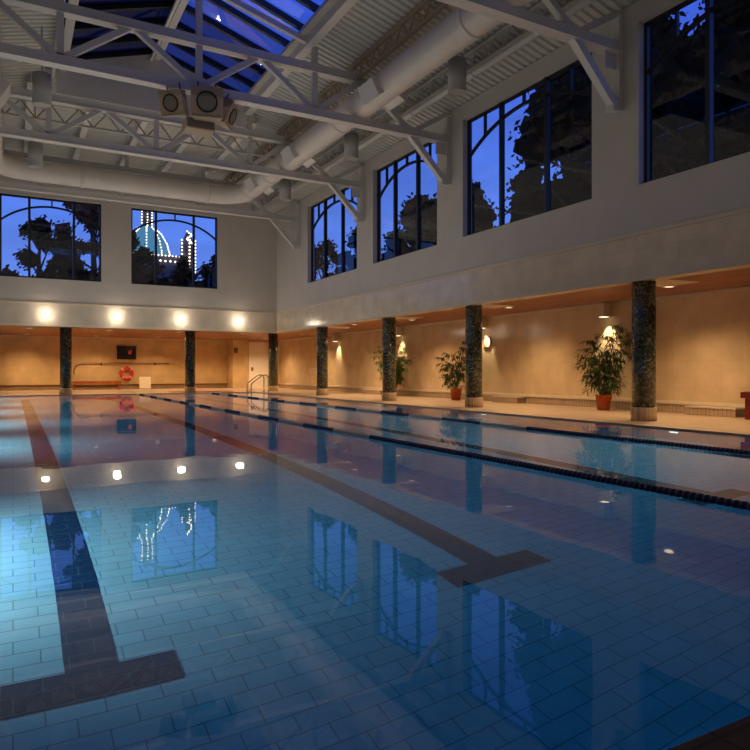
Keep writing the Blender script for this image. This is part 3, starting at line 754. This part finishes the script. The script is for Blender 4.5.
# ---- underwater lamps on the pool walls
k = 0
UW = [(PX1, 7.6, -1), (PX1, 12.9, -1), (PX1, 18.2, -1), (PX1, 23.5, -1), (PX1, 28.3, -1)]
names = ['nearest', 'second nearest', 'middle', 'second farthest', 'farthest']
for i, (x, y, s_) in enumerate(UW):
    r = thing('underwater_light', names[i]+' of five round lamps under water on the right pool wall', 'pool light', (x, y, -.55), 'underwater lamps')
    MB().lathe([(.13, 0), (.13, s_*.02), (.10, s_*.035)], 20, axis='x', caps=False).build('bezel', M_STEEL, r)
    MB().lathe([(.10, s_*.02), (.09, s_*.03)], 20, axis='x').build('lens', E_POOL, r)
    light('SPOT', 'pool_beam', (x-.08, y, -.55), 320, (.9, 1, .88), (0, math.radians(62), 0), spot_size=math.radians(140), spot_blend=.8, shadow_soft_size=.1)
for y in (6.0, 12.2, 16.5, 20.8, 25.1, 29.0):
    light('SPOT', 'pool_beam', (PX0+.06, y, -.5), 1350 if y < 7 else 1300, (1, .89, .78), (0, math.radians(-46), 0), spot_size=math.radians(92), spot_blend=1, shadow_soft_size=.1)
# added blue lamp under the surface, in place of dusk light through water
light('AREA', 'pool_dusk_fill', ((PX0+PX1)/2, (PY0+PY1)/2, WZ-.02), 135, (.05, .42, 1.0), (0, 0, 0), shape='RECTANGLE', size=PX1-PX0-.1, size_y=PY1-PY0-.1)

# ---- outside: ground, trees, domed building
struct(MB().box(-80, 110, 40, 140, -.6, -.4).box(15, 110, -30, 40, -.6, -.4).build('ground', M_GROUND))
def tree(x, y, h, rad, zlow, lab, seed, n_leaf=2600, mat=M_TREE, leaf=.42, clumps=26, name='dark_tree', core=.14):
    rnd = random.Random(seed)
    r = thing(name, lab, 'tree', (x, y, -.4), 'trees outside the windows')
    tr = MB(); tr.tube([(0,0,0), (.1,.05,h*.35), (-.1,0,h*.7), (0,0,h*.92)], [.32, .24, .14, .04], 8)
    fo = MB(); cl = []
    for i in range(clumps):
        t = rnd.random(); z = zlow+(h-zlow)*t; rr = rad*math.sin(PI*min(1, .18+.80*t))**.7
        a = rnd.uniform(0, 2*PI); q = rr*math.sqrt(rnd.random())*.85
        c = Vector((q*math.cos(a), q*math.sin(a), z)); cl.append((c, rad*core*rnd.uniform(.6, 1.3)))
        if i % 3 == 0: tr.tube([(0, 0, max(.5, z-rad*.5)), c], [.08, .02], 5, False)
    for c, k in cl:
        ret = bmesh.ops.create_icosphere(fo.bm, subdivisions=2, radius=k, matrix=Matrix.Translation(c))
        for v in ret['verts']: v.co += (v.co-c)*rnd.uniform(-.35, .35)
    for i in range(n_leaf):
        c, k = rnd.choice(cl); d = Vector((rnd.gauss(0, 1), rnd.gauss(0, 1), rnd.gauss(0, 1))).normalized()*k*rnd.uniform(.8, 1.75)
        p = c+d; s_ = leaf*rnd.uniform(.6, 1.3); nn = Vector((rnd.gauss(0,1), rnd.gauss(0,1), rnd.gauss(0,1))).normalized()
        u = nn.orthogonal().normalized(); v = nn.cross(u)
        vs = [fo.bm.verts.new(p+u*s_*.5*a_+v*s_*.5*b_) for a_, b_ in ((-1, 0), (-.2, .45), (1, 0), (-.2, -.45))]
        fo.bm.faces.new(vs)
    tr.build('trunk', M_BARK, r); fo.build('crown', mat, r); return r
tree(19.0, 16.2, 14.0, 4.4, 4.2, 'big dark tree filling the largest window', 11, 17000, clumps=230, leaf=.30)
tree(18.5, 9.5, 14.0, 4.2, 3.5, 'big dark tree behind the window at top right corner', 12, 14000, clumps=165, leaf=.28)
tree(18.5, 14.0, 8.0, 3.4, 2.5, 'lower dark tree at the base of the largest window', 13, 7000, clumps=120, leaf=.34)
tree(21.5, 33.2, 11.2, 3.7, 3.0, 'rounded dark tree in the second right window', 14, 7000, clumps=130, leaf=.36)
tree(22, 30.0, 11.6, 3.2, 2.0, 'dark tree at near side of the second right window', 15, 6000, clumps=120, leaf=.36)
tree(21.5, 47.5, 11.4, 2.9, 3.0, 'loose dark tree low in the farthest right window', 16, 2600, clumps=50, leaf=.3)
tree(22.5, 43.5, 11.8, 2.7, 3.0, 'bushy dark tree at near side of the farthest right window', 17, 3000, clumps=60, leaf=.3)
tree(18.5, 24.6, 6.3, 1.6, 2.0, 'small dark bush at the far lower corner of the largest window', 18, 1500, clumps=40, leaf=.28)
tree(2.9, 44.2, 9.4, 1.9, 2.5, 'short dark tree at the middle foot of the left back window', 24, 3000, clumps=80, leaf=.34)
tree(4.6, 46, 14.4, 2.7, 4.0, 'tall reddish tree in the left back window', 21, 5000, M_TREER, clumps=90, leaf=.34, name='reddish_tree')
tree(1.5, 46.5, 10.8, 2.6, 3.0, 'dark tree left of the reddish one in left back window', 22, 2600, clumps=40, leaf=.32)
tree(6.2, 44.8, 10.2, 2.2, 2.5, 'dark tree right of the reddish one in left back window', 23, 3600, clumps=90, leaf=.34)
for i, (x, h_) in enumerate(((8.0, 9.4), (10.2, 8.9), (12.6, 9.3), (14.8, 9.5))):
    tree(x, 46, h_, 2.0, 2.5, ['first', 'second', 'third', 'fourth'][i]+' tree from left in the dark row under the lit dome', 30+i, 3000, clumps=70, leaf=.32)
# domed building with emissive dome far beyond the back windows
BX, BY, BZ0 = 11.3, 64.0, 11.8
bd = thing('domed_building', 'domed building outlined with light bulbs seen through the back window', 'building', (BX, BY, 0))
MB().box(-9, 9, 0, 8, -.4, 9.5).box(-3, 3, -.6, 8, 9.5, BZ0).build('body', M_STONE, bd)
R0 = 2.15
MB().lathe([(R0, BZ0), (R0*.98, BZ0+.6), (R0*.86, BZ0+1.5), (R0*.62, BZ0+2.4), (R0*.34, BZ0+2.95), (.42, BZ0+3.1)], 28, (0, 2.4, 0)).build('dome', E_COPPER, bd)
MB().lathe([(.42, BZ0+3.1), (.42, BZ0+5.2), (.5, BZ0+5.3), (.2, BZ0+6.2)], 12, (0, 2.4, 0)).build('lantern', M_STONE, bd)
def bulbs(pts, r_=.06):
    m_ = MB()
    for p in pts: m_.lathe([(.01, -r_), (r_*.8, -r_*.6), (r_, 0), (r_*.8, r_*.6), (.01, r_)], 6, p)
    return m_.build('bulb_string', E_BULB, bd)
def rib(a, k=13):
    prof = [(R0, 0), (R0*.98, .6), (R0*.86, 1.5), (R0*.62, 2.4), (R0*.34, 2.95)]; out = []
    for i in range(k):
        t = i/(k-1)*4; j = min(3, int(t)); u = t-j; rr = prof[j][0]*(1-u)+prof[j+1][0]*u+.08; z = prof[j][1]*(1-u)+prof[j+1][1]*u
        out.append((rr*math.cos(a), 2.4+rr*math.sin(a), BZ0+z))
    return out
for a in (-175, -140, -100, -62, -28, 0): bulbs(rib(math.radians(a)))
for a in (-160, -90, -20): bulbs([(.5*math.cos(math.radians(a)), 2.4+.5*math.sin(math.radians(a)), BZ0+3.15+i*.27) for i in range(9)])
bulbs([(-3+i*.32, -.72, BZ0-.05) for i in range(20)]); bulbs([(-2.9+i*.45, -.72, BZ0-.55) for i in range(14)], .08)
tb = MB().lathe([(.55, 9.5), (.55, 12.2), (.7, 12.3), (.7, 12.9), (.4, 13.6), (.1, 14.3)], 12, (3.3, -.3, 0)); tb.build('corner_turret', M_STONE, bd)
for a in (-150, -90, -30): bulbs([(3.3+.72*math.cos(math.radians(a)), -.3+.72*math.sin(math.radians(a)), 10.4+i*.33) for i in range(10)], .075)
bulbs([(3.3+.2*math.cos(i), -.95+.1*i/10, 13.1+i*.12) for i in range(10)], .07)

# ------------------------------------------------------------------ added fill light in the hall
light('AREA', 'hall_fill_down', (XC, 18.5, 7.2), 60, (1, .90, .76), (0, 0, 0), shape='RECTANGLE', size=9, size_y=16)  # added soft fill over the pool, no fixture here
light('AREA', 'hall_fill_up', (XC, 21, 1.5), 285, (1, .93, .83), (PI, 0, 0), shape='RECTANGLE', size=11, size_y=16)  # added upward fill for roof and walls, no fixture here
light('AREA', 'hall_fill_up', (XC, 6, 1.5), 85, (1, .92, .84), (PI, 0, 0), shape='RECTANGLE', size=9, size_y=10)  # second added upward fill, near the camera end

# ------------------------------------------------------------------ dusk sky
wd = bpy.data.worlds.new('dusk'); bpy.context.scene.world = wd; wd.use_nodes = True
nt = wd.node_tree; nt.nodes.clear()
out = nt.nodes.new('ShaderNodeOutputWorld'); bg = nt.nodes.new('ShaderNodeBackground'); tc = nt.nodes.new('ShaderNodeTexCoord')
sp = nt.nodes.new('ShaderNodeSeparateXYZ'); rp = nt.nodes.new('ShaderNodeValToRGB'); cr = rp.color_ramp
nt.links.new(tc.outputs['Generated'], sp.inputs[0])
cr.elements[0].position = 0; cr.elements[0].color = (.15, .29, .86, 1)
cr.elements[1].position = .9; cr.elements[1].color = (.025, .07, .52, 1)
e = cr.elements.new(.22); e.color = (.11, .25, .90, 1)
e = cr.elements.new(.5); e.color = (.04, .10, .68, 1)
nt.links.new(sp.outputs[2], rp.inputs[0])
nz = nt.nodes.new('ShaderNodeTexNoise'); nz.inputs['Scale'].default_value = 4; nz.inputs['Detail'].default_value = 4
mp = nt.nodes.new('ShaderNodeMapping'); mp.inputs['Scale'].default_value = (1, 1, 5)
nt.links.new(tc.outputs['Generated'], mp.inputs[0]); nt.links.new(mp.outputs[0], nz.inputs['Vector'])
mr = nt.nodes.new('ShaderNodeMapRange'); mr.inputs[1].default_value = .35; mr.inputs[2].default_value = .75; mr.inputs[3].default_value = .88; mr.inputs[4].default_value = 1.2
nt.links.new(nz.outputs['Fac'], mr.inputs[0])
nt.links.new(rp.outputs[0], bg.inputs[0]); nt.links.new(mr.outputs[0], bg.inputs[1]); nt.links.new(bg.outputs[0], out.inputs[0])

# ------------------------------------------------------------------ camera, render look
cam = bpy.data.cameras.new('camera'); co = bpy.data.objects.new('camera', cam); COL.objects.link(co)
cam.sensor_width = 36; cam.sensor_fit = 'HORIZONTAL'; cam.lens = 660/750*36; cam.shift_y = -4/750; cam.clip_start = .05; cam.clip_end = 500
co.location = (0, 0, 1.0); co.rotation_euler = (PI/2, 0, -math.atan(362/660))
sc = bpy.context.scene; sc.camera = co
sc.view_settings.view_transform = 'Standard'; sc.view_settings.look = 'None'; sc.view_settings.exposure = 0; sc.view_settings.gamma = 1
sc.cycles.use_denoising = True
sc.cycles.caustics_reflective = False; sc.cycles.caustics_refractive = False
sc.cycles.sample_clamp_indirect = 4; sc.cycles.max_bounces = 10; sc.cycles.diffuse_bounces = 4; sc.cycles.transparent_max_bounces = 12
sc.cycles.blur_glossy = .5
